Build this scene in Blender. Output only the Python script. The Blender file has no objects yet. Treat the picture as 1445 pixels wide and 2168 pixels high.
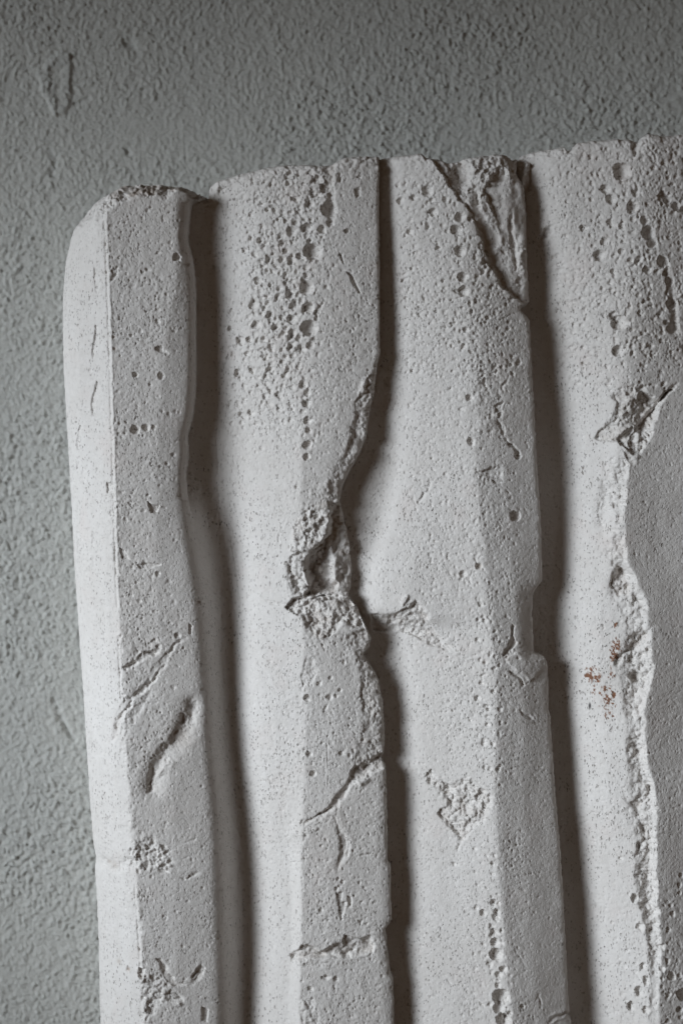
import bpy, math
import numpy as np
rng = np.random.RandomState(7)
scene = bpy.context.scene
C = scene.collection

# ------------------------------------------------------------------ camera, world, light
S = 0.0004                      # metres per unit; the plaster is modelled in units of 0.4 mm
DCAM = 5000.0
HREF = 110.0                    # height of the plane the camera distance is measured from


def P(u, v, h):                 # unit coordinates (right, down, out of the wall) -> world
    return ((u - 722.5) * S, -(h - HREF) * S, (1084.0 - v) * S)


cam_d = bpy.data.cameras.new('camera')
cam = bpy.data.objects.new('camera', cam_d)
C.objects.link(cam)
cam.location = (0, -DCAM * S, 0)
cam.rotation_euler = (math.radians(90), 0, 0)
cam_d.sensor_fit = 'VERTICAL'
cam_d.sensor_height = 36.0
cam_d.lens = 36.0 * DCAM / 2168.0
cam_d.clip_start = 0.05
cam_d.clip_end = 50
cam_d.dof.use_dof = True
cam_d.dof.focus_distance = (DCAM - 55) * S
cam_d.dof.aperture_fstop = 4.0
scene.camera = cam

w = bpy.data.worlds.new('World')
scene.world = w
w.use_nodes = True
w.node_tree.nodes['Background'].inputs[0].default_value = (1.0, 0.62, 0.34, 1)
w.node_tree.nodes['Background'].inputs[1].default_value = 0.037

ld = bpy.data.lights.new('window_light', 'AREA')
ld.shape = 'RECTANGLE'
ld.size = 1.8
ld.size_y = 0.98
ld.energy = 6.65
ld.color = (0.86, 0.93, 1.0)
ld.spread = math.radians(36)
lo = bpy.data.objects.new('window_light', ld)
C.objects.link(lo)
lo.location = P(-4300, 380, 3300)
from mathutils import Vector
tgt = Vector(P(800, 1600, 60))
lo.rotation_euler = (tgt - Vector(lo.location)).to_track_quat('-Z', 'Y').to_euler()

vs = scene.view_settings
vs.view_transform = 'Standard'
vs.look = 'None'
vs.exposure = 0.0
vs.gamma = 1.0

# ------------------------------------------------------------------ numeric helpers
STEP = 1.66
U = np.arange(90.0, 1540.0, STEP)
V = np.arange(272.0, 2270.0, STEP)
X, Y = np.meshgrid(U, V)
X = X.astype(np.float32)
Y = Y.astype(np.float32)
NR, NC = X.shape


def vnoise(x, y, scale, seed):
    r = np.random.RandomState(seed)
    n = 512
    g = r.rand(n, n).astype(np.float32) * 2 - 1
    fx, fy = x / scale + 1000, y / scale + 1000
    ix, iy = np.floor(fx).astype(np.int32), np.floor(fy).astype(np.int32)
    tx, ty = fx - ix, fy - iy
    tx = tx * tx * (3 - 2 * tx)
    ty = ty * ty * (3 - 2 * ty)
    a, b = g[iy % n, ix % n], g[iy % n, (ix + 1) % n]
    c, d = g[(iy + 1) % n, ix % n], g[(iy + 1) % n, (ix + 1) % n]
    return (a * (1 - tx) + b * tx) * (1 - ty) + (c * (1 - tx) + d * tx) * ty


def fbm(x, y, scale, seed, octaves=4, gain=0.55):
    out = np.zeros_like(x)
    a = 1.0
    tot = 0
    for k in range(octaves):
        out += a * vnoise(x + 37 * k, y - 53 * k, scale / 2 ** k, seed + k)
        tot += a
        a *= gain
    return out / tot


def worley(x, y, scale, seed):
    """distance to the nearest and second nearest feature point, in cells"""
    r = np.random.RandomState(seed)
    n = 256
    gx, gy = r.rand(n, n).astype(np.float32), r.rand(n, n).astype(np.float32)
    gv = r.rand(n, n).astype(np.float32)
    fx, fy = x / scale + 500, y / scale + 500
    ix, iy = np.floor(fx).astype(np.int32), np.floor(fy).astype(np.int32)
    f1 = np.full(x.shape, 9, np.float32)
    f2 = np.full(x.shape, 9, np.float32)
    v1 = np.zeros(x.shape, np.float32)
    for dy in (-1, 0, 1):
        for dx in (-1, 0, 1):
            jx, jy = (ix + dx) % n, (iy + dy) % n
            d = np.hypot(ix + dx + gx[jy, jx] - fx, iy + dy + gy[jy, jx] - fy)
            near = d < f1
            f2 = np.where(near, f1, np.minimum(f2, d))
            v1 = np.where(near, gv[jy, jx], v1)
            f1 = np.where(near, d, f1)
    return f1, f2, v1


def gblur(a, sx, sy=None):      # gaussian blur, sigma in units, separable convolution by fft on a padded copy
    sy = sx if sy is None else sy
    pad = int(3 * max(sx, sy) / STEP) + 2
    b = np.pad(a, pad, mode='edge')
    fy = np.fft.fftfreq(b.shape[0])[:, None]
    fx = np.fft.rfftfreq(b.shape[1])[None, :]
    k = np.exp(-2 * math.pi ** 2 * ((sx / STEP) ** 2 * fx ** 2 + (sy / STEP) ** 2 * fy ** 2))
    out = np.fft.irfft2(np.fft.rfft2(b) * k, s=b.shape)
    return out[pad:-pad, pad:-pad].astype(np.float32)


def curve(pts, smooth=0.0):
    """value along the height of the relief; pts = (v, value)"""
    p = sorted(pts)
    c = np.interp(V, [q[0] for q in p], [q[1] for q in p])
    if smooth:
        n = int(3 * smooth / STEP) + 1
        k = np.exp(-0.5 * (np.arange(-n, n + 1) * STEP / smooth) ** 2)
        c = np.convolve(np.pad(c, n, mode='edge'), k / k.sum(), mode='valid')
    return c


def rows(ctrl):
    """ctrl = list of (x curve, h curve) -> piecewise linear surface"""
    out = np.empty((NR, NC), np.float32)
    for j in range(NR):
        xs = [float(c[0][j]) if np.ndim(c[0]) else c[0] for c in ctrl]
        hs = [float(c[1][j]) if np.ndim(c[1]) else c[1] for c in ctrl]
        for i in range(1, len(xs)):
            xs[i] = max(xs[i], xs[i - 1] + 0.5)
        out[j] = np.interp(U, xs, hs)
    return out


def sstep(a, b, x):
    t = np.clip((x - a) / (b - a), 0, 1)
    return t * t * (3 - 2 * t)


# jagged coordinates for every broken edge
JX = X + 7.0 * fbm(X, Y, 30, 11, 5, 0.72)
JY = Y + 7.0 * fbm(X, Y, 30, 21, 5, 0.72)
FADE = fbm(X, Y, 34, 25, 3, 0.6)
jl = fbm(np.full_like(V, 7.0), V.astype(np.float64), 20, 31, 4, 0.65)      # jag along the lips
jl2 = fbm(np.full_like(V, 77.0), V.astype(np.float64), 14, 35, 4, 0.7)


def window(x0, x1, y0, y1, m=14):
    i0 = max(0, int((x0 - m - U[0]) / STEP)); i1 = min(NC, int((x1 + m - U[0]) / STEP) + 2)
    j0 = max(0, int((y0 - m - V[0]) / STEP)); j1 = min(NR, int((y1 + m - V[0]) / STEP) + 2)
    return slice(j0, j1), slice(i0, i1)


def inside(poly, x, y):
    r = np.zeros(x.shape, bool)
    n = len(poly)
    for i in range(n):
        x0, y0 = poly[i]
        x1, y1 = poly[(i + 1) % n]
        if y0 == y1:
            continue
        c = ((y0 > y) != (y1 > y)) & (x < (x1 - x0) * (y - y0) / (y1 - y0) + x0)
        r ^= c
    return r


def segdist(pts, x, y):
    d = np.full(x.shape, 1e6, np.float32)
    tt = np.zeros(x.shape, np.float32)
    n = len(pts) - 1
    for i in range(n):
        (x0, y0), (x1, y1) = pts[i], pts[i + 1]
        dx, dy = x1 - x0, y1 - y0
        t = np.clip(((x - x0) * dx + (y - y0) * dy) / (dx * dx + dy * dy + 1e-6), 0, 1)
        e = np.hypot(x - x0 - t * dx, y - y0 - t * dy)
        near = e < d
        d = np.where(near, e, d)
        tt = np.where(near, (i + t) / n, tt)
    return d, tt


def polydist(poly, x, y):
    """signed: positive inside"""
    d, _ = segdist(list(poly) + [poly[0]], x, y)
    return np.where(inside(poly, x, y), d, -d)


H = None
DIRT_TINT = np.zeros((NR, NC), np.float32)
RUST = np.zeros((NR, NC), np.float32)
GRAN = None
CHIPK = 0.6
FOLD = 0                        # when set, breaks stay on that fold


def chip(poly, d0, d1=None, ang=0.0, soft=3.0, rough=0.0, gr=0.0, jag=1.0, hard=False, full=False, peak=None):
    """broken-out area: depth d0 where direction `ang` (deg, 0 = right, 90 = down) begins and d1 at its end"""
    d1 = d0 if d1 is None else d1
    xs, ys = [p[0] for p in poly], [p[1] for p in poly]
    w_ = window(min(xs), max(xs), min(ys), max(ys), 20)
    x = X[w_] + (JX[w_] - X[w_]) * jag
    y = Y[w_] + (JY[w_] - Y[w_]) * jag
    sd = polydist(poly, x, y)
    k = np.clip(.45 + FADE[w_] * 1.5, 0, 1)
    own_ = (own[w_] == FOLD) if FOLD else 1.0
    m = (sstep(-.5, 1.8, sd) if hard else sstep(-.25 * soft * k, soft * (.5 + 2.4 * k), sd)) * (1 + .5 * FADE[w_]) * own_
    ca, sa = math.cos(math.radians(ang)), math.sin(math.radians(ang))
    pr = [p[0] * ca + p[1] * sa for p in poly]
    t = np.clip(((X[w_] * ca + Y[w_] * sa) - min(pr)) / (max(pr) - min(pr) + 1e-6), 0, 1)
    if peak:
        t = np.where(t < peak, t / peak, (1 - t) / (1 - peak))
    kd = CHIPK if max(d0, d1) > 0 and not full else 1.0
    H[w_] -= m * (d0 + (d1 - d0) * t) * kd
    if rough:
        H[w_] += m * rough * .8 * ROUGH[w_]
    if gr:
        H[w_] += m * gr * .8 * GRAN[w_]
    if max(d0, d1) > 7:                  # patchy warm brown tint inside the deeper breaks
        DIRT_TINT[w_] = np.maximum(DIRT_TINT[w_], m * .30 * np.clip(.35 + 1.2 * fbm(X[w_], Y[w_], 16, 151, 3), 0, 1))
    if max(d0, d1) > 2:
        H[w_] += own_ * 1.3 * GRAN[w_] * np.exp(-(sd / 7.0) ** 2) * k


def crack(pts, width=3.0, depth=6.0, taper=True, jag=1.0, lift=0.0):
    xs, ys = [p[0] for p in pts], [p[1] for p in pts]
    w_ = window(min(xs), max(xs), min(ys), max(ys), 20)
    x = X[w_] + (JX[w_] - X[w_]) * jag
    y = Y[w_] + (JY[w_] - Y[w_]) * jag
    d, t = segdist(pts, x, y)
    k = (1 - np.abs(2 * t - 1) ** 3) if taper else 1.0
    k = k * (0.75 + 0.35 * vnoise(X[w_], Y[w_], 11, 5)) * ((own[w_] == FOLD) if FOLD else 1.0)
    fd = np.clip(.62 + 1.3 * vnoise(X[w_] * .8 + Y[w_] * .3, Y[w_], 17, 6) + .5 * vnoise(X[w_], Y[w_], 6, 8), .08, 1.5)
    H[w_] -= 1.05 * depth * k * np.clip(fd, 0, 1.15) * np.clip(1 - d / (width * (.45 + .75 * fd)), 0, 1) ** 0.9
    if lift:
        H[w_] += lift * k * np.exp(-((d - width * 1.5) / (width * .8)) ** 2)


def pit(cx, cy, r, depth=None, ax=1.0):
    depth = r * 0.95 if depth is None else depth
    w_ = window(cx - r, cx + r, cy - r, cy + r, 5)
    x, y = X[w_], Y[w_]
    k = 0.10 * r
    d = np.hypot((x - cx) / ax, y - cy) / r + (0.22 if r < 10 else 0.12) * vnoise(x, y, max(4, r * .6), 3) + .08 * vnoise(x, y, 4, 9)
    b = np.clip(1 - d * d, 0, 1) ** (0.5 if r > 8 else 0.8)
    H[w_] -= depth * (1.15 if r > 6.5 else .9) * b
    if r > 6:
        H[w_] += 0.03 * r * np.exp(-((d - 1.15) / 0.2) ** 2) * (1 + 1.5 * vnoise(x, y, 9, 13))


def spots(n, area, rmin, rmax, power=2.5, ok=None, dk=0.85, seed=0, ax=1.0):
    r_ = np.random.RandomState(seed)
    x0, x1, y0, y1 = area
    k = 0
    tries = 0
    while k < n and tries < n * 6:
        tries += 1
        cx, cy = r_.uniform(x0, x1), r_.uniform(y0, y1)
        if ok is not None and r_.rand() > ok(cx, cy):
            continue
        r = rmin + (rmax - rmin) * r_.rand() ** power
        pit(cx, cy, r, r * dk * r_.uniform(.6, 1.1), ax * r_.uniform(.85, 1.1))
        k += 1


# ------------------------------------------------------------------ outlines, lips and ridges of the folds
outline_left = curve([(380, 215), (400, 186), (420, 172), (470, 142), (540, 126), (620, 119), (760, 120), (900, 128), (1050, 137),
                      (1200, 144), (1300, 151), (1400, 158), (1500, 165), (1600, 171), (1700, 177), (1800, 185), (1828, 190), (1838, 192), (1850, 188),
                      (1900, 192), (2000, 196), (2168, 200), (2270, 203)], 4) + 0.6 * jl
top_pts = [(90, 430), (170, 418), (180, 405), (200, 396), (240, 389), (300, 385), (340, 386), (380, 390), (425, 406), (437, 410), (441, 386), (455, 374),
           (500, 363), (560, 353), (600, 348), (640, 349), (690, 352), (703, 350), (714, 340), (730, 334), (770, 332), (800, 332), (806, 333),
           (812, 332), (850, 329), (890, 327), (902, 336), (925, 338), (945, 347), (962, 347), (980, 338), (1000, 335), (1050, 328), (1070, 329),
           (1083, 338), (1094, 334), (1105, 323), (1130, 317), (1160, 314), (1193, 310), (1199, 320), (1208, 316), (1219, 304), (1260, 300),
           (1300, 297), (1330, 300), (1345, 303), (1352, 295), (1365, 289), (1400, 292), (1445, 287), (1560, 284)]
topy = np.interp(U, [p[0] for p in top_pts], [p[1] for p in top_pts]) + 1.8 * fbm(U, np.full_like(U, 5.0), 12, 41, 3, .7)

lip1 = curve([(380, 438), (416, 434), (425, 404), (470, 399), (505, 396), (550, 407), (600, 412), (700, 413), (820, 412), (870, 408), (905, 400),
              (925, 393), (960, 397), (1005, 391), (1050, 394), (1100, 406), (1200, 424), (1300, 438), (1400, 445), (1500, 451), (1600, 458),
              (1700, 467), (1800, 475), (2270, 488)], 3) + 1.2 * jl
lip2 = curve([(300, 802), (500, 802), (650, 803), (735, 803), (745, 805), (765, 799), (800, 794), (830, 791), (862, 783), (920, 775), (960, 760),
              (1000, 738), (1030, 724), (1060, 718), (1085, 724), (1100, 727), (1150, 738), (1200, 743), (1240, 742), (1262, 737), (1285, 755),
              (1320, 771), (1350, 784), (1370, 780), (1384, 767), (1420, 790), (1440, 800), (1480, 808), (1530, 812), (1560, 814), (1590, 812),
              (1602, 806), (1622, 815), (1700, 818), (1800, 820), (1822, 819), (1828, 826), (1940, 828), (1952, 822), (1962, 815), (1990, 817),
              (2050, 824), (2068, 831), (2168, 833), (2270, 836)], 1.5) + 1.0 * jl + 1.4 * jl2 * sstep(740, 800, V)
lip3 = curve([(300, 1094), (345, 1093), (370, 1090), (400, 1106), (450, 1111), (500, 1112), (560, 1113), (600, 1116), (640, 1118), (646, 1110),
              (652, 1100), (660, 1100), (668, 1108), (680, 1118), (800, 1124), (900, 1130), (1000, 1135), (1100, 1142), (1228, 1145), (1250, 1129),
              (1262, 1125), (1300, 1124), (1381, 1127), (1386, 1147), (1400, 1155), (1450, 1158), (1500, 1158), (1512, 1162), (1600, 1168),
              (1700, 1175), (1800, 1184), (1900, 1190), (2000, 1195), (2100, 1200), (2138, 1203), (2146, 1197), (2156, 1206), (2270, 1209)], 1.2) \
    + (0.5 + 1.0 * sstep(1150, 1300, V) * (1 - sstep(1600, 1700, V))) * jl2
edgeL1 = curve([(380, 226), (440, 228), (600, 234), (800, 240), (1000, 246), (1200, 252), (1400, 260), (1600, 270), (1700, 278), (1800, 286),
                (1850, 292), (1950, 298), (2050, 304), (2168, 312), (2270, 320)], 8) + 2.6 * jl + 1.4 * jl2
edgeR1 = curve([(380, 372), (500, 380), (560, 379), (620, 373), (700, 356), (800, 346), (900, 339), (1000, 334), (1080, 331), (1200, 334),
                (1400, 345), (1600, 360), (1800, 372), (2000, 374), (2270, 382)], 8) + 2.2 * jl
g1 = curve([(380, 465), (450, 472), (600, 476), (700, 484), (800, 494), (900, 504), (1000, 508), (1200, 512), (1300, 508), (1400, 506),
            (1500, 506), (1600, 512), (1700, 526), (1800, 537), (1900, 543), (2000, 545), (2168, 533), (2270, 528)], 14)
ridge2 = curve([(380, 660), (600, 672), (800, 655), (950, 638), (1080, 636), (1300, 642), (1400, 645), (1500, 648), (1700, 643), (1800, 638),
                (1950, 636), (2100, 634), (2270, 640)], 10)
g2 = curve([(300, 812), (400, 822), (500, 830), (600, 838), (700, 845), (800, 852), (900, 854), (980, 852), (1040, 842), (1100, 826),
            (1150, 812), (1200, 798), (1290, 785), (1306, 790), (1322, 855), (1400, 862), (1500, 874), (1600, 880), (1700, 888), (1800, 886),
            (2270, 886)], 6)
ridge3 = curve([(300, 960), (500, 985), (700, 995), (800, 1000), (900, 1001), (1000, 1004), (1100, 1012), (1200, 1022), (1300, 1032),
                (1400, 1042), (1500, 1046), (1700, 1043), (1800, 1048), (1900, 1056), (2000, 1065), (2100, 1076), (2270, 1096)], 8)
g3 = curve([(300, 1116), (400, 1128), (450, 1142), (550, 1165), (650, 1186), (750, 1198), (850, 1209), (950, 1222), (1000, 1226),
            (1100, 1223), (1200, 1218), (1300, 1213), (1400, 1213), (1500, 1219), (1600, 1226), (1700, 1235), (1800, 1247), (1900, 1259),
            (2000, 1269), (2168, 1284), (2270, 1292)], 14)
ridge4 = curve([(280, 1345), (600, 1335), (750, 1320), (860, 1318), (960, 1316), (1000, 1316), (1100, 1309), (1180, 1316), (1250, 1345),
                (1300, 1358), (1350, 1364), (1400, 1366), (1450, 1362), (1500, 1352), (1600, 1356), (1650, 1370), (1700, 1378), (1800, 1376),
                (1900, 1378), (2000, 1388), (2100, 1384), (2270, 1384)], 5)

# ------------------------------------------------------------------ the smooth folds
k1 = sstep(1000, 1180, V)           # below, the first fold rolls softly into its groove
h1 = rows([(outline_left - 14, -70), (outline_left, -5), (outline_left + 16, 35), (outline_left + 42, 74), (edgeL1 - 28, 116), (edgeL1, 140),
           (edgeR1, 138), (edgeR1 * .45 + lip1 * .55, 131), (edgeR1 * .15 + lip1 * .85, 127), (lip1 - 5, 121 - 4 * k1), (lip1 + 9, 117 - 34 * k1), (lip1 + 26, 112 - 66 * k1)])
h1s = gblur(h1, 3.0, 6.0)
h2 = rows([(lip1 - 40, 60 - 24 * k1), (lip1 + 10, 58 - 22 * k1), (g1 - 14, 64 - 22 * k1), (g1 + 8, 78 - 4 * k1), (g1 + 40, 100), (g1 + 75, 120), (ridge2, 149), (ridge2 + 60, 152),
           (lip2 - 20, 149), (lip2, 145), (lip2 + 30, 150)])
gh2 = curve([(300, 130), (700, 124), (1100, 118), (1300, 122), (1330, 116), (2270, 114)], 8)
r3a, r3b, r3c = [curve([(300, a_), (900, a_), (1400, b_), (2270, b_)], 40) for a_, b_ in ((172, 176), (163, 162), (145, 138))]
h3 = rows([(lip2 - 40, 92), (g2 - 16, 98), (g2, gh2), (g2 + 30, gh2 + 12), (g2 + 70, gh2 + 26), (ridge3, r3a), (ridge3 + 60, r3b), (lip3, r3c), (lip3 + 30, r3c - 8)])
r4a, r4b = curve([(280, 166), (1050, 160), (1450, 154), (2270, 154)], 40), curve([(280, 150), (1050, 140), (1450, 128), (2270, 128)], 40)
h4 = rows([(lip3 - 40, 74), (g3 - 24, 80), (g3, 104), (g3 + 24, 122), (g3 + 50, 139), (ridge4 - 20, 168), (ridge4, 176), (ridge4 + 80, r4a), (1540, r4b)])


def vary(h, top, low, y0, y1):      # rounder arris near the top, crisper below
    a, b = gblur(h, *top), gblur(h, *low)
    t = sstep(y0, y1, Y)
    return a * (1 - t) + b * t


h2 = vary(h2, (22, 12), (3.2, 8), 880, 1000)
h3 = vary(h3, (20, 12), (6, 6), 850, 1050)
h4 = vary(h4, (24, 12), (4.5, 8), 800, 980)



def cove(h, g, r0=30, r1=75, sg=15):     # hollow the groove side out in a wide cove
    t = sstep(r0, r1, X - g[:, None])
    return gblur(h, sg, 10) * (1 - t) + h * t


h2 = cove(h2, g1)
h3 = cove(h3, g2, sg=13)
h4 = cove(h4, g3, 24, 60, sg=14)

own = np.ones((NR, NC), np.int8)
own[X > lip1[:, None]] = 2
own[X > lip2[:, None]] = 3
own[X > lip3[:, None]] = 4
H = np.choose(own - 1, [h1s, h2, h3, h4]).astype(np.float32)

tb = sstep(0, 1, (X - lip1[:, None] - 8) / 28)
near1 = (np.abs(X - lip1[:, None]) < 70)
soft1 = h1s * (1 - tb) + h2 * tb
H = np.where(near1 & (own <= 2), soft1 * k1[:, None] + H * (1 - k1[:, None]), H).astype(np.float32)
H = np.where(near1, gblur(H, 12, 12) * k1[:, None] + H * (1 - k1[:, None]), H).astype(np.float32)

# large gentle unevenness of the cast
H += 2.2 * fbm(X, Y * .6, 150, 61, 2) + 0.8 * fbm(X, Y * .7, 40, 65, 2)

# ------------------------------------------------------------------ surface roughness fields
f1, f2, v1 = worley(X + 3 * vnoise(X, Y, 9, 71), Y, 15, 72)
g_1, g_2, _ = worley(X, Y, 7.5, 75)
ROUGH = (1.1 * fbm(X, Y, 42, 81, 3, .6) + 0.9 * (f2 - f1 - .3) + 0.5 * (v1 - .5)).astype(np.float32)
h_1, h_2, hv = worley(X + 5 * fbm(X, Y, 14, 76, 2), Y + 5 * fbm(X, Y, 14, 77, 2), 15, 78)
g_1, g_2, gv = worley(X + 3 * vnoise(X, Y, 9, 79), Y + 3 * vnoise(X, Y, 9, 80), 7.0, 75)
GRAN = (0.9 * (.5 - h_1) + .5 * (hv - .5) + .45 * (.5 - g_1) + .35 * (gv - .5) + 1.1 * fbm(X, Y, 22, 85, 4, .75)).astype(np.float32)
# pin-holes of many sizes
p_1, _, pv = worley(X + 2 * vnoise(X, Y, 6, 86), Y * .85 + 2 * vnoise(X, Y, 6, 87), 7.2, 88)
q_1, _, qv = worley(X + 2 * vnoise(X, Y, 7, 186), Y * .8 + 2 * vnoise(X, Y, 7, 187), 12.0, 188)
PIN = np.clip(.04 + .38 * pv - p_1, 0, .2) * 12 + np.clip(.46 * qv ** 2 - q_1, 0, .24) * 17
PIN2 = np.clip(.42 * (pv - .25) - p_1, 0, .2) * 13 + np.clip(.42 * (qv - .45) - q_1, 0, .2) * 17


def zone(poly, soft=40):
    m = inside(poly, X, Y).astype(np.float32)
    return gblur(m, soft)


porous2 = zone([(470, 330), (712, 330), (700, 480), (720, 600), (690, 760), (720, 900), (640, 960), (530, 900), (500, 700), (478, 480)], 16)
porous3 = zone([(830, 380), (905, 340), (990, 440), (1090, 640), (1085, 790), (1040, 1000), (1050, 1400), (900, 1250), (860, 900), (845, 600)], 18)
porous4 = zone([(1130, 290), (1560, 280), (1560, 560), (1440, 760), (1300, 800), (1215, 800), (1190, 600), (1160, 470)], 18)
low4 = zone([(1340, 1880), (1560, 1900), (1560, 2300), (1300, 2300), (1310, 2050)], 20)
low3 = zone([(1000, 1850), (1060, 1800), (1075, 2000), (1110, 2200), (960, 2200), (980, 2000)], 14)
POR = np.clip(porous2 + porous3 * .75 * (1 - .6 * sstep(980, 1080, X)) + porous4 * (1 - .55 * sstep(1330, 1420, X)) + low4 * .2 + low3 * .6, 0, 1)
top_rough = np.exp(-np.clip(Y - topy[None, :], 0, 400) / 26.0)
grain = fbm(X, Y, 6, 91, 2, .6)
micro = fbm(X, Y, 14, 95, 3, .6)
CALM = np.where(own == 1, np.where(X > edgeR1[:, None], .5, np.where(X < edgeL1[:, None], .6, 1.0)),
                np.where(own == 2, np.where(X < ridge2[:, None] - 30, .6, .9),
                         np.where(own == 3, np.where(X > ridge3[:, None] + 50, .42, np.where(X < ridge3[:, None] - 110, .55, 1.0)),
                                  np.where(X > ridge4[:, None] + 12, .42, .55)))).astype(np.float32)
CALM = gblur(CALM, 12)
patch = sstep(-.25, .35, fbm(X, Y, 90, 97, 3))          # parts of the skin are rougher than others
H += POR * (.7 * grain + .7 * micro - .62 * PIN) + (1 - POR) * CALM * ((.55 + .55 * patch) * grain + (.3 + .8 * patch) * micro - (.7 + .8 * patch) * PIN2)

# ------------------------------------------------------------------ fold 1
FOLD = 1
XL = X - edgeL1[:, None]
line = np.exp(-((XL + 5 + 1.2 * jl[:, None]) / 2.2) ** 2) * (((Y > 470) & (Y < 1285)) | ((Y > 1868) & (Y < 2045)) | ((Y > 1345) & (Y < 1480)))
H -= 4.2 * line * (.75 + .35 * vnoise(X, Y, 30, 7))
H += 1.6 * np.exp(-((XL - 1) / 2.2) ** 2) * (Y > 450) * (Y < 1285)
H += (own == 1) * (3.0 * GRAN + 1.5 * ROUGH) * np.exp(-((XL + 3) / 9) ** 2) * sstep(-.25, .3, fbm(X, Y, 60, 161, 3))
# broken sloping top
front1 = np.interp(U, [90, 180, 205, 232, 250, 280, 300, 332, 345, 352, 366, 378, 388, 402, 432], [520, 470, 450, 446, 436, 428, 422, 420, 428, 434, 416, 411, 414, 420, 424]) \
    + 4.0 * fbm(U, np.full_like(U, 2.0), 11, 44, 3, .7)
t = np.clip((front1[None, :] - Y + 9 * fbm(X, Y, 17, 45, 4, .7)) / np.maximum(front1[None, :] - topy[None, :], 4), 0, 1.2)
m1 = (own == 1)
H -= m1 * t ** 1.35 * 72
H += m1 * sstep(0.02, .2, t) * (7 * GRAN + 8 * fbm(X, Y, 20, 47, 4, .65))
DIRT_TINT += m1 * sstep(.05, .35, t) * np.clip(.45 + 1.1 * fbm(X, Y, 26, 49, 3), 0, 1) * sstep(225, 260, X)
chip([(172, 418), (232, 398), (236, 446), (230, 470), (205, 510), (180, 560), (168, 520), (182, 470)], 5, 1, 90, 8, 4.5, 4.5)
for pl, d in (([(197, 562), (206, 575), (213, 600), (207, 624), (201, 612)], 5), ([(202, 685), (210, 690), (207, 735), (198, 762), (193, 742)], 6),
              ([(203, 806), (212, 812), (212, 832), (205, 855), (197, 886), (191, 855)], 6), ([(163, 898), (171, 902), (167, 925), (158, 957), (154, 932)], 6),
              ([(155, 975), (162, 985), (153, 995)], 5), ([(172, 985), (184, 990), (178, 1022), (168, 1012)], 4),
              ([(313, 1060), (325, 1068), (340, 1070), (334, 1089), (322, 1088)], 9), ([(256, 1158), (266, 1163), (279, 1184), (262, 1184)], 6),
              ([(292, 1194), (312, 1191), (345, 1194), (320, 1203), (300, 1204)], 6), ([(226, 1020), (240, 1022), (243, 1036), (228, 1046)], 7),
              ([(402, 1042), (408, 1050), (417, 1086), (411, 1091), (404, 1068)], 6), ([(400, 1318), (408, 1322), (406, 1345), (399, 1340)], 5),
              ([(296, 2045), (310, 2045), (306, 2072), (295, 2066)], 12), ([(268, 2044), (276, 2050), (272, 2060), (266, 2056)], 6),
              ([(428, 2128), (442, 2130), (440, 2158), (428, 2156)], 7), ([(240, 575), (256, 565), (252, 586), (240, 592)], 4)):
    chip(pl, d * .85, rough=1.0, jag=.6, hard=True, full=True)
for _i in range(46):                     # nicks along the arris
    y_ = rng.uniform(450, 2160)
    pit(float(np.interp(y_, V, edgeL1)) + rng.normal(-3, 4), y_, rng.uniform(2.5, 6.5), rng.uniform(2, 4.5), rng.uniform(.5, 1.1))
crack([(204, 572), (214, 592), (224, 612)], 2, 3)
crack([(205, 624), (222, 615), (240, 596), (256, 575)], 2, 3.5)
chip([(160, 1108), (196, 1112), (199, 1232), (186, 1250), (164, 1244), (158, 1180)], 1.2, soft=8, rough=3.0, gr=2.0)
crack([(196, 1120), (192, 1160), (197, 1210)], 3, 4)
crack([(164, 1150), (167, 1200), (163, 1240)], 2.5, 3)
for a in ((288, 911, 10), (311, 906, 8), (328, 905, 6), (290, 795, 7), (343, 798, 8), (340, 740, 8), (348, 745, 6), (376, 548, 9), (281, 713, 4),
          (243, 715, 4), (245, 740, 4), (397, 562, 5), (336, 683, 6), (190, 783, 5), (355, 625, 4), (305, 2108, 6), (420, 1275, 5), (398, 1090, 4)):
    pit(*a)
spots(200, (240, 385, 430, 1350), 2.0, 5.0, 2.2, seed=3, dk=.7)
spots(160, (140, 240, 560, 2160), 1.8, 4.0, 2.5, seed=4, dk=.6)
spots(160, (300, 440, 1300, 2160), 1.8, 4.5, 2.5, seed=5, dk=.6)
spots(30, (285, 380, 1180, 1460), 3, 7, 2, seed=6, dk=.5)
crack([(257, 1413), (280, 1402), (293, 1394), (304, 1378), (330, 1379), (345, 1370)], 4.5, 11)
chip([(257, 1413), (293, 1392), (306, 1376), (332, 1378), (334, 1384), (305, 1398), (270, 1418)], 7, soft=4, rough=2)
chip([(268, 1478), (300, 1448), (335, 1400), (366, 1368), (382, 1352), (372, 1378), (352, 1412), (326, 1440), (302, 1462), (284, 1484), (256, 1520),
      (249, 1556), (236, 1580), (214, 1622), (220, 1598), (236, 1556), (243, 1520), (250, 1500)], 5, 5, 45, 5, 2.2)
crack([(396, 1347), (368, 1364), (358, 1402), (326, 1438), (302, 1461), (284, 1481), (256, 1518), (247, 1556), (233, 1584), (216, 1620)], 4.5, 11)
chip([(286, 1490), (320, 1455), (330, 1462), (290, 1530), (262, 1570), (255, 1540)], 2, soft=5, rough=3, gr=2.6)
chip([(395, 1478), (410, 1474), (424, 1492), (422, 1512), (404, 1545), (386, 1572), (370, 1592), (376, 1606), (346, 1640), (330, 1672), (313, 1684),
      (316, 1640), (324, 1592), (344, 1568), (366, 1548), (378, 1522), (388, 1500)], 15, 15, 60, 22, 6, 4, jag=1.2)
chip([(386, 1505), (398, 1510), (398, 1540), (380, 1530)], 14, soft=7)
crack([(345, 1575), (330, 1620), (318, 1676)], 7, 6)
dd, _ = segdist([(408, 1492), (398, 1535), (372, 1575), (340, 1610), (324, 1665)], JX, JY)
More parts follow.
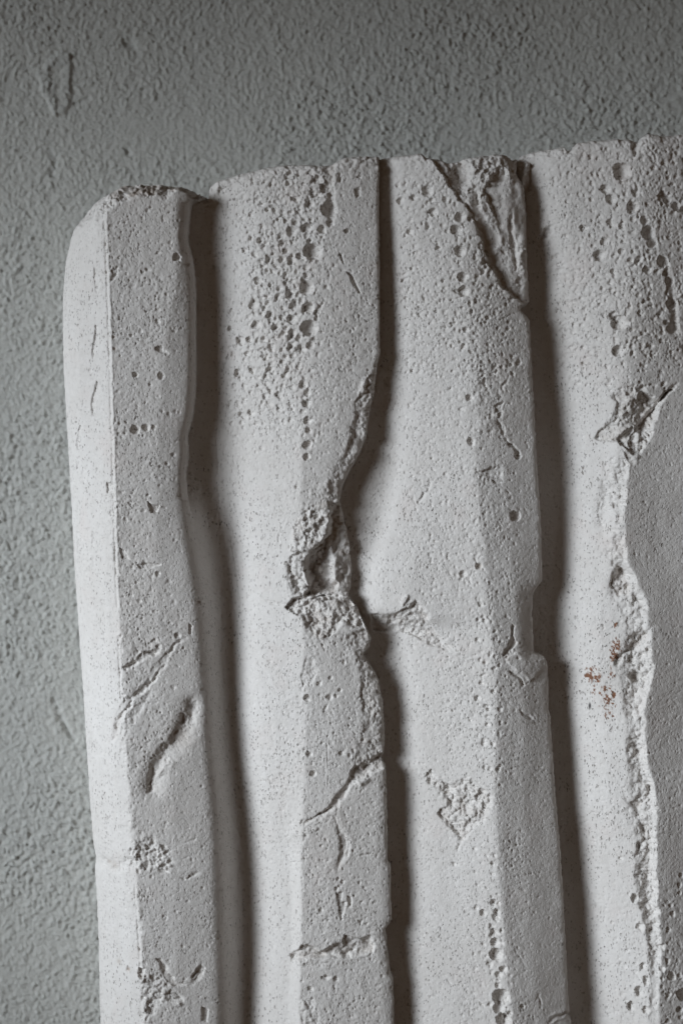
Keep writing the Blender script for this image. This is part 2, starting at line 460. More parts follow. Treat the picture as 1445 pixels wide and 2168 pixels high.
H -= 8.5 * np.exp(-(dd / 19) ** 2) * (own == 1)
chip([(345, 1602), (372, 1596), (378, 1612), (350, 1640), (338, 1655), (330, 1640)], -3, soft=8, rough=4, gr=4)
chip([(205, 1822), (262, 1812), (288, 1782), (300, 1768), (325, 1765), (362, 1792), (378, 1838), (345, 1848), (300, 1838), (236, 1856), (208, 1850)], 5, soft=7, rough=7, gr=6.5)
chip([(325, 1790), (352, 1802), (330, 1818)], 8, soft=6)
crack([(328, 1836), (350, 1842), (372, 1853), (395, 1855), (432, 1842)], 3, 7)
crack([(352, 1803), (392, 1782), (420, 1775)], 2, 3)
crack([(372, 1815), (405, 1810), (436, 1797)], 2, 2.5)
chip([(196, 1822), (222, 1815), (228, 1842), (200, 1856)], 3, soft=4, rough=2, gr=2)
chip([(330, 2024), (345, 2022), (360, 2048), (376, 2072), (410, 2076), (414, 2054), (430, 2040), (437, 2046), (428, 2072), (408, 2084), (372, 2084), (350, 2066)], 9, soft=4, rough=2)
crack([(345, 2026), (358, 2052), (378, 2073), (410, 2077), (416, 2056), (432, 2040)], 3.5, 9)
chip([(295, 2050), (345, 2050), (372, 2088), (396, 2110), (398, 2130), (352, 2120), (320, 2150), (290, 2170), (300, 2110)], 4, soft=7, rough=7, gr=5)

# ------------------------------------------------------------------ fold 2
FOLD = 2
big2 = [(a[0], a[1], a[2] * 1.1) for a in [(696, 449, 15), (662, 537, 17), (650, 612, 14), (653, 654, 11), (655, 697, 16), (688, 404, 10), (672, 385, 8), (665, 417, 8), (656, 437, 8),
        (634, 452, 6), (617, 493, 10), (650, 487, 10), (682, 490, 9), (700, 478, 7), (563, 516, 6), (600, 516, 7), (604, 534, 6), (538, 538, 6), (567, 554, 6),
        (618, 554, 8), (546, 594, 8), (537, 645, 10), (571, 667, 8), (614, 627, 8), (621, 650, 8), (542, 687, 9), (597, 675, 6), (618, 678, 9),
        (583, 696, 5), (620, 707, 8), (508, 720, 9), (527, 718, 7), (558, 719, 7), (656, 734, 8), (618, 732, 7), (523, 747, 6), (562, 758, 6),
        (534, 784, 7), (502, 788, 8), (634, 742, 7), (572, 604, 5), (555, 480, 5), (530, 505, 5), (647, 470, 5), (621, 470, 5), (570, 640, 4),
        (556, 632, 4), (600, 655, 5), (643, 595, 6), (566, 572, 5), (588, 568, 5), (641, 816, 8), (650, 834, 7), (651, 856, 9), (651, 892, 8),
        (641, 873, 5), (652, 944, 9), (650, 968, 7), (616, 890, 5), (653, 912, 6), (598, 742, 5), (580, 790, 5), (548, 800, 5), (610, 780, 5)]]
for a in big2:
    pit(*a)
okp2 = lambda x, y: max(0.0, 1 - abs(x - (690 - (y - 380) * .12) + 70) / 110) * min(1.0, max(0.0, (985 - y) / 210))
spots(1100, (480, 720, 370, 980), 2.2, 7.2, 2.6, okp2, .9, seed=12)
spots(420, (455, 700, 345, 560), 2.0, 4.5, 2.0, None, .75, seed=13)
spots(420, (500, 800, 400, 1100), 1.8, 3.6, 2.0, None, .7, seed=14)
spots(420, (500, 810, 1280, 2168), 1.8, 4.6, 2.6, None, .6, seed=15)
chip([(686, 350), (710, 345), (709, 400), (713, 440), (709, 478), (692, 482), (684, 440), (692, 400), (680, 372)], 9, soft=6, rough=3)
for pl, d in (([(727, 493), (736, 486), (742, 495), (733, 499)], 6), ([(718, 538), (726, 545), (729, 565), (724, 560)], 6),
              ([(733, 578), (745, 583), (752, 600), (764, 624), (760, 626), (746, 606)], 8), ([(717, 380), (723, 382), (722, 394), (716, 392)], 5),
              ([(750, 405), (762, 402), (764, 420), (754, 424)], 5), ([(752, 380), (766, 376), (764, 386)], 4),
              ([(664, 665), (684, 640), (686, 648), (672, 676)], 5), ([(712, 1886), (726, 1880), (724, 1900), (735, 1902), (720, 1946), (716, 1915)], 4),
              ([(735, 1888), (746, 1892), (744, 1912), (737, 1912)], 4), ([(758, 1942), (768, 1940), (764, 1952)], 4),
              ([(630, 1820), (622, 1830), (616, 1822)], 4)):
    chip(pl, d * 1.1, jag=.6, hard=True, full=True)
crack([(670, 640), (684, 655), (672, 700)], 2.2, 3.5)
# sheared-off right side above the break
chip([(809, 742), (800, 770), (776, 800), (770, 825), (750, 852), (750, 880), (738, 918), (732, 945), (706, 1004), (690, 1030), (668, 1058), (648, 1078),
      (672, 1096), (700, 1096), (722, 1070), (760, 1060), (840, 1000), (840, 742)], 2, 15, 0, 6, 4.0, 2.6)
chip([(765, 800), (783, 795), (792, 815), (778, 846), (755, 838)], -3, soft=8, rough=4, gr=4)
# the hole: lower plate, cavity, crumbled left flank
chip([(704, 1062), (697, 1098), (690, 1130), (680, 1146), (668, 1158), (654, 1166), (640, 1186), (645, 1215), (655, 1240), (640, 1263), (742, 1264), (800, 1230), (800, 1060)],
     32, 22, 0, 6, 5, 1.5, full=True)
chip([(652, 1172), (676, 1158), (690, 1142), (700, 1168), (702, 1196), (716, 1236), (712, 1252), (690, 1256), (658, 1262), (650, 1230), (642, 1200)], 30, 26, 45, 12, 5, full=True)
chip([(602, 1200), (612, 1178), (636, 1166), (650, 1172), (650, 1202), (658, 1236), (660, 1266), (616, 1266), (606, 1240)], 3, 24, 0, 8, 5, 6, full=True)
chip([(636, 1076), (660, 1070), (690, 1086), (706, 1084), (692, 1130), (670, 1158), (640, 1172), (614, 1170), (610, 1150), (622, 1110)], -3, 8, 0, soft=9, rough=8, gr=8)
chip([(650, 1120), (660, 1122), (668, 1142), (658, 1148)], 10, soft=6)
crack([(607, 1095), (592, 1130), (586, 1165)], 3, 3.5, lift=1.5)
# crumbly ledge under the hole
chip([(618, 1264), (650, 1261), (700, 1256), (742, 1262), (762, 1288), (776, 1332), (742, 1326), (728, 1318), (706, 1344), (676, 1352),
      (650, 1340), (634, 1304), (604, 1286)], 24, 0, 90, 5, 5, 8, full=True)
chip([(736, 1338), (775, 1326), (792, 1350), (782, 1372), (768, 1390), (740, 1376), (722, 1352)], 3, 13, 0, 9, 4, 3)
crack([(555, 1267), (585, 1277), (615, 1280)], 4, 5)
chip([(650, 1380), (668, 1378), (676, 1420), (668, 1446), (642, 1456), (636, 1430)], 5, soft=6, rough=3.5, gr=3)
crack([(690, 1378), (676, 1340), (688, 1322)], 2.5, 4)
for a in ((697, 1473, 7), (650, 1474, 8), (676, 1444, 6), (655, 1592, 7), (663, 1633, 8), (722, 1592, 6), (740, 1596, 5), (683, 1570, 4), (720, 1458, 5),
          (712, 1470, 5), (728, 1400, 5), (700, 1432, 5), (680, 1920, 5), (712, 1875, 5), (718, 1870, 4), (716, 1855, 5), (725, 1860, 5),
          (658, 2085, 6), (640, 2070, 4), (690, 2062, 6), (683, 2062, 4), (711, 2064, 6), (690, 1772, 4), (680, 1785, 4)):
    pit(*a)
crack([(700, 1478), (690, 1500), (683, 1530), (684, 1555)], 2.5, 3.5)
crack([(728, 1458), (712, 1480), (716, 1492)], 3, 4)
crack([(692, 1560), (694, 1620), (694, 1672)], 1.6, 3, jag=.2, lift=1)
chip([(734, 1384), (752, 1400), (760, 1430), (764, 1500), (766, 1540), (757, 1566), (748, 1602), (744, 1626), (764, 1636), (812, 1606), (840, 1540), (830, 1430), (780, 1384)],
     2, 14, 0, 7, 4.5, 2.6)
chip([(628, 1745), (636, 1728), (664, 1722), (694, 1706), (704, 1684), (730, 1655), (744, 1622), (770, 1606), (806, 1590), (830, 1596), (826, 1614), (800, 1626), (776, 1640),
      (748, 1652), (736, 1684), (716, 1704), (704, 1714), (672, 1724), (646, 1738)], 13, 20, -30, 6, 4.5, 1.5)
crack([(632, 1741), (660, 1731), (684, 1721), (706, 1712)], 4, 11)
crack([(738, 1676), (745, 1655), (768, 1645), (800, 1620)], 4, 8)
chip([(582, 1752), (640, 1742), (680, 1724), (712, 1722), (690, 1744), (648, 1772), (606, 1786)], 1, soft=6, rough=3.5, gr=4)
chip([(752, 1636), (780, 1632), (790, 1650), (758, 1668)], -7, soft=9, rough=3)
chip([(702, 1722), (714, 1716), (716, 1738), (738, 1772), (736, 1794), (716, 1842), (708, 1826), (716, 1800), (716, 1764)], 3, 12, 0, 4, 1)
crack([(714, 1700), (716, 1736), (738, 1772), (734, 1800), (715, 1842)], 3.5, 8, lift=1.5)
crack([(640, 1770), (646, 1800), (644, 1826)], 3, 3.5)
crack([(672, 1815), (690, 1818), (705, 1810)], 1.6, 2)
crack([(645, 1886), (662, 1890), (676, 1880)], 1.8, 2.5)
crack([(755, 1806), (790, 1802)], 2, 2.5)
chip([(610, 2022), (622, 2004), (640, 1992), (662, 1994), (678, 2004), (694, 1996), (704, 1986), (722, 1986), (728, 1972), (760, 1976), (786, 1972), (794, 1988),
      (790, 2006), (768, 2014), (742, 2018), (700, 2020), (664, 2022), (640, 2028), (616, 2036)], 9, 17, 90, 5, 5, 3, full=True)
crack([(636, 2027), (650, 2022)], 5, 12)
crack([(722, 2012), (748, 2020)], 5, 10)
chip([(610, 2034), (660, 2024), (760, 2018), (798, 1990), (798, 2020), (740, 2032), (680, 2042), (620, 2048)], 0, soft=6, rough=3, gr=3.5)
chip([(618, 2092), (640, 2084), (664, 2090), (672, 2130), (686, 2150), (676, 2172), (650, 2168), (628, 2130)], 5, soft=7, rough=5, gr=4)
crack([(726, 2132), (742, 2118), (764, 2106)], 2.5, 5)
crack([(712, 2066), (708, 2100), (700, 2120)], 2.5, 2.5)
crack([(590, 1630), (570, 1645), (574, 1658)], 2, 2)

# ------------------------------------------------------------------ fold 3
FOLD = 3
big3 = [(903, 411, 12), (874, 423, 8), (846, 428, 8), (915, 455, 9), (940, 430, 7), (970, 466, 11), (905, 483, 7), (963, 493, 12), (867, 493, 7), (926, 530, 7),
        (970, 538, 12), (976, 592, 11), (979, 622, 11), (1022, 560, 7), (1018, 580, 6), (1001, 606, 5), (964, 622, 6), (992, 650, 5), (1003, 642, 5),
        (995, 662, 4), (982, 702, 7), (980, 735, 6), (1016, 690, 4), (1023, 686, 4), (1008, 683, 4), (1013, 672, 4), (934, 483, 5), (938, 615, 4), (882, 398, 5),
        (858, 410, 5), (912, 430, 6), (992, 470, 7), (1002, 552, 5), (990, 845, 8), (972, 868, 5), (994, 935, 8), (995, 942, 6), (1086, 1093, 11),
        (1010, 1197, 8), (976, 1214, 8), (1092, 968, 7), (1094, 770, 6), (1033, 1232, 4), (1013, 1278, 6), (1008, 1352, 6), (1015, 1442, 6),
        (1013, 1394, 5), (1007, 1474, 7), (1028, 1492, 6), (945, 1180, 4), (918, 1145, 4)]
for a in big3:
    pit(*a)
spots(1300, (835, 1085, 380, 800), 2.0, 5.0, 3.0, lambda x, y: 1 if (x < 905 + (y - 345) * .62) and x > 838 else 0, .8, seed=22)
spots(500, (850, 1120, 760, 1400), 1.8, 4.0, 2.0, None, .7, seed=23)
spots(300, (880, 1170, 1400, 2168), 1.8, 3.6, 2.6, None, .6, seed=24)
for y_ in 1290 + 370 * rng.rand(44):
    xr = float(np.interp(y_, V, ridge3))
    pit(xr + rng.uniform(-26, 12), y_, rng.uniform(2.5, 6))
for y_ in 1800 + 370 * rng.rand(70):
    xr = float(np.interp(y_, V, ridge3))
    pit(xr - abs(rng.normal(0, 16)) - 4, y_, rng.uniform(2.2, 5.5))
for a in ((1040, 1900, 7), (1047, 1921, 8), (1037, 1953, 6), (1042, 1964, 9), (1044, 1985, 10), (1047, 2010, 14), (1035, 2030, 6), (1060, 2040, 8), (1052, 2052, 8),
          (1050, 2075, 7), (1055, 2098, 18), (1052, 2122, 12), (1062, 2148, 15), (1018, 1925, 8), (1004, 1914, 6), (960, 1825, 6), (1002, 1790, 5),
          (1033, 2115, 6), (1020, 1990, 5), (1000, 2012, 4), (1026, 2015, 4), (1100, 2118, 6)):
    pit(*a)
chip([(944, 704), (956, 688), (966, 680), (964, 690), (950, 704)], 7, soft=3, jag=.4)
chip([(998, 664), (1012, 658), (1024, 642), (1026, 650), (1012, 668), (1000, 672)], 5, soft=4)
crack([(1078, 800), (1040, 797), (1010, 792), (985, 790), (960, 812), (944, 832)], 3.2, 6)
crack([(1082, 784), (1056, 830), (1060, 858)], 3, 5, lift=1)
chip([(1036, 864), (1062, 854), (1060, 900), (1070, 925), (1090, 958), (1082, 958), (1050, 914), (1042, 886)], 6, soft=3, rough=5, gr=4, jag=1.7)
crack([(1050, 890), (1058, 915), (1072, 934), (1094, 962)], 3, 6, jag=1.6)
pit(1091, 962, 6)
chip([(1000, 800), (1030, 800), (1064, 806), (1058, 850), (1036, 862), (1000, 866), (990, 840)], 1.5, soft=6, rough=3, gr=2.5)
crack([(1030, 795), (1020, 812), (1030, 830)], 3, 5)
crack([(1044, 884), (1020, 872), (1000, 866)], 3, 5)
crack([(1058, 832), (1044, 850), (1040, 866)], 4, 7)
crack([(1056, 905), (1046, 925), (1050, 945)], 2.5, 4)

crack([(1010, 862), (1036, 862), (1052, 858)], 3, 4.5)
crack([(1050, 905), (1070, 930), (1092, 960)], 2.6, 5)
chip([(998, 920), (1004, 870), (1042, 872), (1050, 910), (1028, 914)], -2.5, soft=8, rough=2)
chip([(996, 1000), (1024, 992), (1056, 980), (1064, 1000), (1058, 1020), (1030, 1012), (1006, 1006)], 6, soft=5, rough=4)
crack([(1014, 1000), (1032, 993), (1056, 983)], 3.2, 10)
crack([(1030, 1012), (1052, 1024), (1076, 1050)], 2.6, 5)
crack([(903, 1003), (910, 1022), (904, 1040), (890, 1054), (880, 1072)], 3.2, 5)
crack([(912, 1026), (930, 1016), (950, 1001)], 3, 4)
chip([(866, 1048), (874, 1045), (882, 1066), (880, 1074)], 4)
crack([(912, 1126), (934, 1105), (946, 1080)], 1.8, 2)
crack([(1096, 1165), (1096, 1180), (1087, 1190)], 2.6, 4)
crack([(1070, 1240), (1085, 1262), (1092, 1280)], 3, 3)
crack([(892, 1166), (886, 1215)], 1.4, 1.8)
chip([(1128, 1250), (1150, 1232), (1150, 1256)], 8, soft=3)
# underside of the bulge
chip([(784, 1300), (838, 1296), (866, 1282), (876, 1262), (896, 1282), (908, 1300), (916, 1322), (926, 1340), (962, 1364), (974, 1380), (940, 1380), (900, 1362), (876, 1346),
      (840, 1338), (788, 1340)], 13, 7, 90, 7, 6, 5, full=True)
crack([(800, 1300), (838, 1306), (880, 1300), (906, 1302)], 5, 7)
crack([(900, 1352), (936, 1372), (972, 1378)], 5, 7)
chip([(842, 1268), (862, 1252), (868, 1262), (850, 1288)], -5, soft=6)
chip([(858, 1330), (900, 1340), (926, 1372), (880, 1360), (855, 1352)], 2, soft=6, rough=2, gr=3)
# right side cracks of fold 3
chip([(1078, 1318), (1086, 1325), (1080, 1345), (1086, 1362), (1080, 1378), (1062, 1388), (1054, 1392), (1066, 1370), (1076, 1345)], 13, soft=4, rough=1)
crack([(1040, 1396), (1052, 1398), (1062, 1410), (1078, 1420), (1100, 1436), (1112, 1452), (1122, 1474)], 3.2, 7)
crack([(1040, 1396), (1060, 1388)], 4, 12)
crack([(1080, 1478), (1100, 1504), (1124, 1520), (1132, 1532)], 3, 4)
chip([(1062, 1392), (1086, 1376), (1130, 1380), (1160, 1392), (1160, 1410), (1120, 1440), (1082, 1418)], -4, soft=7)
crack([(1092, 1258), (1094, 1290)], 2.4, 3)
crack([(1042, 1530), (1052, 1548), (1056, 1562)], 3, 3)
crack([(1022, 1555), (1028, 1580)], 4, 4)
# crumbled patch
chip([(902, 1636), (912, 1626), (928, 1642), (962, 1646), (996, 1636), (1008, 1660), (1042, 1672), (1042, 1694), (1024, 1730), (1002, 1744), (990, 1768), (972, 1790), (966, 1802),
      (966, 1770), (940, 1744), (922, 1722), (938, 1700), (924, 1672), (906, 1660)], 8, soft=5, rough=8, gr=7)
chip([(946, 1688), (956, 1684), (962, 1700), (950, 1712)], 6)
chip([(934, 1724), (950, 1728), (980, 1752), (968, 1800), (964, 1800), (962, 1766)], 5, soft=4)
crack([(900, 1650), (912, 1630)], 3, 4)
crack([(972, 1660), (1006, 1650), (1034, 1672)], 3, 4)
chip([(975, 1660), (1010, 1662), (1012, 1684), (990, 1694), (974, 1684)], -5, soft=5)
crack([(975, 1884), (984, 1900), (990, 1906)], 2, 3)
crack([(944, 2064), (955, 2085)], 3, 4)
crack([(1000, 2102), (1022, 2124), (1032, 2134)], 3.5, 7)
crack([(1155, 2152), (1172, 2142), (1204, 2140)], 5, 8, lift=2)
crack([(1155, 2152), (1150, 2200)], 4, 5)
crack([(1128, 1770), (1142, 1780), (1146, 1794)], 2.5, 3)
crack([(1082, 1992), (1086, 2008), (1110, 2036)], 2.5, 3)
crack([(1114, 2116), (1134, 2100), (1144, 2122)], 3, 4)

# broken end between the third and the fourth fold
A = [(898, 322), (912, 350), (930, 372), (942, 396), (958, 416), (962, 432), (980, 440), (992, 462), (1004, 500), (1018, 536), (1028, 566), (1040, 586),
     (1052, 608), (1070, 622), (1096, 640)]
rub_poly = A + [(1108, 662), (1160, 650), (1160, 300), (898, 300)]
rub_sd = polydist(rub_poly, JX, JY)
rub = (own == 3) & (rub_sd > 0)
m = sstep(0, 6, rub_sd) * (own == 3)
H -= m * (15 - 6 * sstep(0, 130, X - (898 + (Y - 322) * .62)))
w_all = m * sstep(0, 14, rub_sd)
H += w_all * (9 * fbm(X, Y, 85, 101, 2) + 7 * fbm(X * 1.2, Y * .8, 34, 103, 3) + 4.2 * GRAN * sstep(-.3, .3, fbm(X, Y, 60, 107, 2)))
chip([(940, 345), (985, 340), (992, 372), (992, 400), (980, 428), (966, 424), (950, 392)], 26, soft=10, rough=3)
chip([(992, 345), (1086, 342), (1094, 380), (1090, 400), (1050, 396), (1020, 408), (1002, 392)], -4, soft=10, rough=5, gr=4)
chip([(1000, 408), (1020, 406), (1040, 440), (1062, 500), (1076, 570), (1060, 570), (1036, 500), (1012, 450)], -12, 0, 70, 12, 4, 3)
chip([(996, 414), (1010, 410), (1014, 440), (1000, 444)], 14, soft=6)
chip([(1072, 470), (1084, 450), (1088, 500), (1096, 540), (1094, 600), (1084, 560), (1074, 510)], 12, soft=8, rough=2)
chip([(1064, 606), (1090, 612), (1108, 628), (1102, 640), (1078, 630)], 8, soft=8)
crack([(985, 440), (1003, 490), (1020, 545), (1030, 575)], 6, 4)
own2 = own.copy()
own2[rub] = 5

# ------------------------------------------------------------------ fold 4
FOLD = 4
big4 = [(1309, 371, 18), (1275, 406, 10), (1287, 428, 11), (1338, 416, 9), (1331, 446, 13), (1316, 419, 6), (1332, 473, 6), (1230, 487, 8), (1285, 476, 8),
        (1308, 486, 7), (1273, 516, 9), (1264, 545, 13), (1307, 538, 7), (1292, 548, 5), (1327, 558, 7), (1339, 562, 7), (1360, 577, 8), (1356, 474, 9),
        (1363, 500, 14), (1371, 520, 11), (1393, 560, 12), (1400, 585, 7), (1408, 600, 9), (1413, 648, 11), (1416, 698, 13), (1343, 631, 6), (1386, 671, 5),
        (1402, 687, 6), (1292, 672, 9), (1303, 688, 16), (1301, 746, 12), (1329, 737, 6), (1170, 381, 5), (1245, 339, 6), (1286, 602, 6), (1270, 615, 5),
        (1332, 612, 5), (1225, 532, 6), (1245, 503, 5), (1250, 525, 5), (1312, 517, 5), (1292, 580, 7), (1331, 540, 5), (1288, 620, 6), (1346, 555, 7),
        (1430, 640, 6), (1393, 420, 7), (1404, 430, 9), (1422, 444, 9), (1440, 450, 8), (1365, 376, 5), (1196, 430, 5), (1280, 780, 6), (1214, 688, 6),
        (1228, 690, 5), (1195, 712, 5), (1335, 600, 5)]
for a in big4:
    pit(*a)
spots(1500, (1150, 1450, 320, 830), 2.0, 6.0, 3.0, lambda x, y: 1.0 if x > 1135 + (y - 380) * .16 else 0, .8, seed=32)
spots(350, (1330, 1530, 800, 1800), 1.8, 3.4, 2.0, None, .5, seed=33)
spots(200, (1220, 1340, 800, 2168), 1.8, 3.6, 2.6, None, .5, seed=34)
spots(100, (1300, 1480, 1980, 2190), 2.2, 7.0, 2.0, None, .6, seed=35)
spots(36, (1395, 1500, 1830, 2168), 2.5, 6.0, 2.2, None, .5, seed=36)
for a in ((1347, 2090, 12, 13, .7), (1331, 2125, 11, 12, .6), (1360, 2128, 9, 9, .8), (1355, 2036, 8, 8, .8), (1360, 2066, 10, 9, .7), (1378, 2050, 6, 6, .9),
          (1406, 1958, 6), (1390, 1994, 7), (1404, 2022, 6), (1392, 2040, 7), (1412, 2056, 9), (1438, 2095, 13), (1415, 1926, 6), (1433, 1845, 5),
          (1430, 1866, 5), (1430, 1882, 5), (1337, 1894, 11, 12, .7), (1348, 1954, 8), (1368, 1960, 6), (1310, 1812, 5), (1294, 1951, 4), (1430, 2126, 7), (1445, 2030, 6)):
    pit(*a)
chip([(1328, 292), (1354, 292), (1348, 318), (1344, 338), (1334, 342), (1330, 322)], 22, soft=7, rough=3)
chip([(1300, 292), (1322, 292), (1318, 322), (1306, 330)], 9, soft=7)
chip([(1352, 330), (1368, 332), (1390, 360), (1382, 364), (1366, 350)], 5, rough=3)
crack([(1358, 300), (1370, 330), (1388, 362)], 2.5, 4, lift=2)
chip([(1380, 420), (1400, 412), (1425, 432), (1460, 455), (1450, 466), (1418, 452), (1390, 440)], 8, soft=5, rough=3)
chip([(1345, 462), (1360, 462), (1378, 492), (1384, 530), (1372, 540), (1350, 500)], 6, soft=7)
chip([(1384, 548), (1400, 548), (1424, 600), (1428, 650), (1434, 712), (1408, 716), (1404, 650), (1400, 600)], 5, 10, 0, 5, 2)
chip([(1136, 506), (1146, 486), (1160, 474), (1170, 474), (1166, 492), (1150, 520), (1138, 524)], 22, soft=6, rough=1)
chip([(1185, 405), (1160, 470), (1186, 530), (1215, 480), (1222, 450)], -2, soft=10, rough=2)
# the nib of rock at the top left corner of fold 4
chip([(1088, 372), (1096, 352), (1110, 338), (1121, 345), (1120, 382), (1108, 402), (1096, 398)], -42, soft=12, rough=5, gr=3)
chip([(1119, 346), (1125, 348), (1127, 402), (1112, 406)], 16, soft=5)
# big cavity
chip([(1282, 838), (1302, 820), (1330, 812), (1352, 814), (1366, 830), (1386, 842), (1410, 822), (1420, 828), (1394, 856), (1384, 892), (1368, 928), (1350, 966),
      (1334, 966), (1318, 950), (1298, 942), (1276, 937), (1252, 932), (1266, 908), (1288, 884), (1292, 860)], 2, 17, 39, 5, 6, 6, full=True, peak=.66)
chip([(1342, 832), (1364, 828), (1386, 848), (1360, 872), (1344, 862), (1338, 846)], 16, soft=9, rough=2)
chip([(1290, 936), (1306, 920), (1332, 902), (1336, 910), (1322, 932), (1304, 942)], 20, soft=5)
chip([(1336, 908), (1372, 866), (1386, 846), (1410, 822), (1420, 826), (1392, 852), (1382, 892), (1366, 930), (1346, 972), (1330, 960), (1318, 936)], 16, 0, 39, 4, 3, 4, full=True)
chip([(1306, 946), (1330, 960), (1342, 978), (1334, 990), (1318, 980)], 12, 4, 0, 5, 3, 2)
# worn strip along the arris: a step up to the flat face on the right
rx = ridge4[:, None] + 6 * (JX - X) / 5 + 4 * jl2[:, None]
lw = curve([(960, 30), (1000, 34), (1060, 42), (1100, 46), (1150, 32), (1200, 34), (1250, 56), (1300, 52), (1350, 45), (1400, 58), (1450, 48), (1500, 30), (1560, 32), (1620, 30),
            (1650, 40), (1700, 52), (1760, 44), (1800, 34), (1900, 34), (1960, 24), (2020, 20), (2270, 16)], 8)[:, None] * 1.3 + 6 * (JY - Y) / 5
tt = np.clip((X - (rx - lw)) / lw, 0, 1.4)
amp = sstep(955, 990, Y) * (1 - .75 * sstep(1960, 2060, Y))
prof = np.where(tt < .86, sstep(0, .7, tt), 1 - sstep(.86, 1.1, tt)) * (tt > 0) * (tt < 1.2)
mod = .35 + .9 * sstep(-.35, .45, fbm(X, Y, 55, 121, 3))
H -= amp * prof * (14 * mod + 3)
H += amp * prof * (6.5 * ROUGH + 5.0 * GRAN * mod)
chip([(1284, 1236), (1290, 1212), (1310, 1198), (1322, 1212), (1334, 1240), (1326, 1262), (1300, 1262)], 9, soft=6, rough=3, gr=2)
chip([(1292, 1392), (1312, 1374), (1340, 1352), (1358, 1324), (1372, 1320), (1368, 1350), (1348, 1368), (1316, 1384), (1312, 1402), (1300, 1416), (1290, 1408)], 10, 20, -30, 7)
chip([(1316, 1385), (1345, 1372), (1366, 1365), (1372, 1420), (1350, 1420), (1330, 1398)], -4, soft=6, rough=2, gr=3)
for a in ((1338, 1430, 12), (1330, 1395, 8), (1364, 1370, 6), (1322, 1238, 8), (1290, 975, 5)):
    pit(*a)
chip([(1318, 1672), (1330, 1684), (1346, 1688), (1362, 1668), (1366, 1634), (1374, 1650), (1374, 1672), (1356, 1694), (1344, 1716), (1326, 1706), (1316, 1690)], 16, soft=6, rough=2)
chip([(1346, 1742), (1358, 1730), (1366, 1746), (1366, 1770), (1346, 1806), (1334, 1812), (1340, 1784), (1352, 1764)], 14, soft=6, rough=2)
chip([(1290, 1212), (1296, 1250), (1284, 1240)], 5)
crack([(1292, 965), (1276, 990), (1268, 1040)], 2.6, 5)
crack([(1270, 1050), (1262, 1090)], 2.2, 3)
crack([(1380, 1925), (1392, 1912), (1402, 1906)], 4, 8)
crack([(1369, 1905), (1376, 1930)], 4, 6)
crack([(1240, 1404), (1262, 1396)], 2, 1.5)
crack([(1268, 1560), (1270, 1600)], 2.4, 2)
crack([(1290, 1645), (1286, 1660), (1292, 1668)], 2.4, 2.5)
crack([(1262, 1755), (1264, 1785)], 2, 2)
crack([(1274, 1760), (1280, 1785)], 2, 2)
chip([(1300, 1800), (1310, 1806), (1306, 1822)], 4)
chip([(1380, 840), (1440, 880), (1470, 1000), (1400, 980)], 1, soft=20, rough=1)

FOLD = 0
# crumbly top edges of folds 2 to 4
tm = (own >= 2) * top_rough
H += tm * (6.0 * ROUGH + 4.5 * GRAN)
H -= (own >= 2) * 38 * np.exp(-np.clip(Y - topy[None, :], 0, 300) / 5.0)
H -= (own == 2) * 26 * np.exp(-np.clip(X - lip1[:, None], 0, 90) / 14) * 0
# the left corner of fold 2 stands proud above the groove
chip([(438, 380), (456, 372), (520, 360), (508, 392), (470, 410), (452, 440), (436, 420)], -16, 0, 25, 16, 2)

for k_, (a0, a1) in enumerate(((lip1, g1), (lip2, g2), (lip3, g3))):
    r_ = np.random.RandomState(300 + k_)
    for _i in range(150):
        y_ = r_.uniform(440 if k_ == 0 else 350, 2168)
        xa, xb = float(np.interp(y_, V, a0)), float(np.interp(y_, V, a1))
        pit(r_.uniform(xa + 6, xb + 15), y_, 2 + 2.8 * r_.rand() ** 2, 2.4)
crack([(450, 520), (456, 760), (458, 1000), (464, 1300), (474, 1600), (486, 1900), (492, 2168)], 3, 2.2, jag=.6)
# fray the lips a little
for lp in (lip2, lip3):
    d = lp[:, None] - X
    H -= (d > 0) * (6 + 4 * vnoise(X, Y, 18, 131)) * np.exp(-np.clip(d, 0, 60) / 3.0)
H -= ((lip1[:, None] - X) > 0) * (Y < 1060) * (Y > 430) * 10 * np.exp(-np.clip(lip1[:, None] - X, 0, 80) / 8.0)

# stains
for cx, cy, rx_, ry_, k in ((1250, 1427, 13, 14, 1), (1254, 1440, 8, 9, .8), (1297, 1376, 9, 16, 1.2), (1300, 1358, 5, 10, .9), (1298, 1322, 4, 6, .8), (1290, 1428, 8, 7, .8), (1289, 1400, 5, 14, .55),
                            (1282, 1465, 14, 14, .95), (1268, 1474, 12, 10, .85), (1288, 1492, 8, 14, 1.15), (1284, 1508, 9, 8, .9), (1258, 1462, 8, 9, .7), (1276, 1500, 16, 10, .6)):
    d = ((X - cx) / rx_) ** 2 + ((Y - cy) / ry_) ** 2
    RUST = np.maximum(RUST, k * np.exp(-d * .55))
RUST = np.clip((RUST * (.60 + 2.3 * fbm(X, Y * .8, 5.5, 141, 3, .8)) - .42) * 4.5, 0, 1)
for cx, cy, r, k in ((385, 1555, 26, .35), (272, 2052, 4, 1.0), (250, 2040, 5, .5), (240, 1835, 9, .35), (1010, 1198, 5, .6), (243, 716, 4, .6), (245, 741, 4, .8), (228, 1830, 5, .5), (990, 845, 5, .3),
                     (1278, 505, 6, .3), (1087, 1094, 7, .5), (735, 493, 5, .3), (1065, 1385, 9, .3), (1338, 1432, 7, .5), (632, 603, 6, .35)):
    DIRT_TINT = np.maximum(DIRT_TINT, k * np.exp(-((X - cx) ** 2 + (Y - cy) ** 2) / r ** 2))
black = np.exp(-(((X - 1246) / 2.6) ** 2 + ((Y - 1493) / 7) ** 2) ** 2)

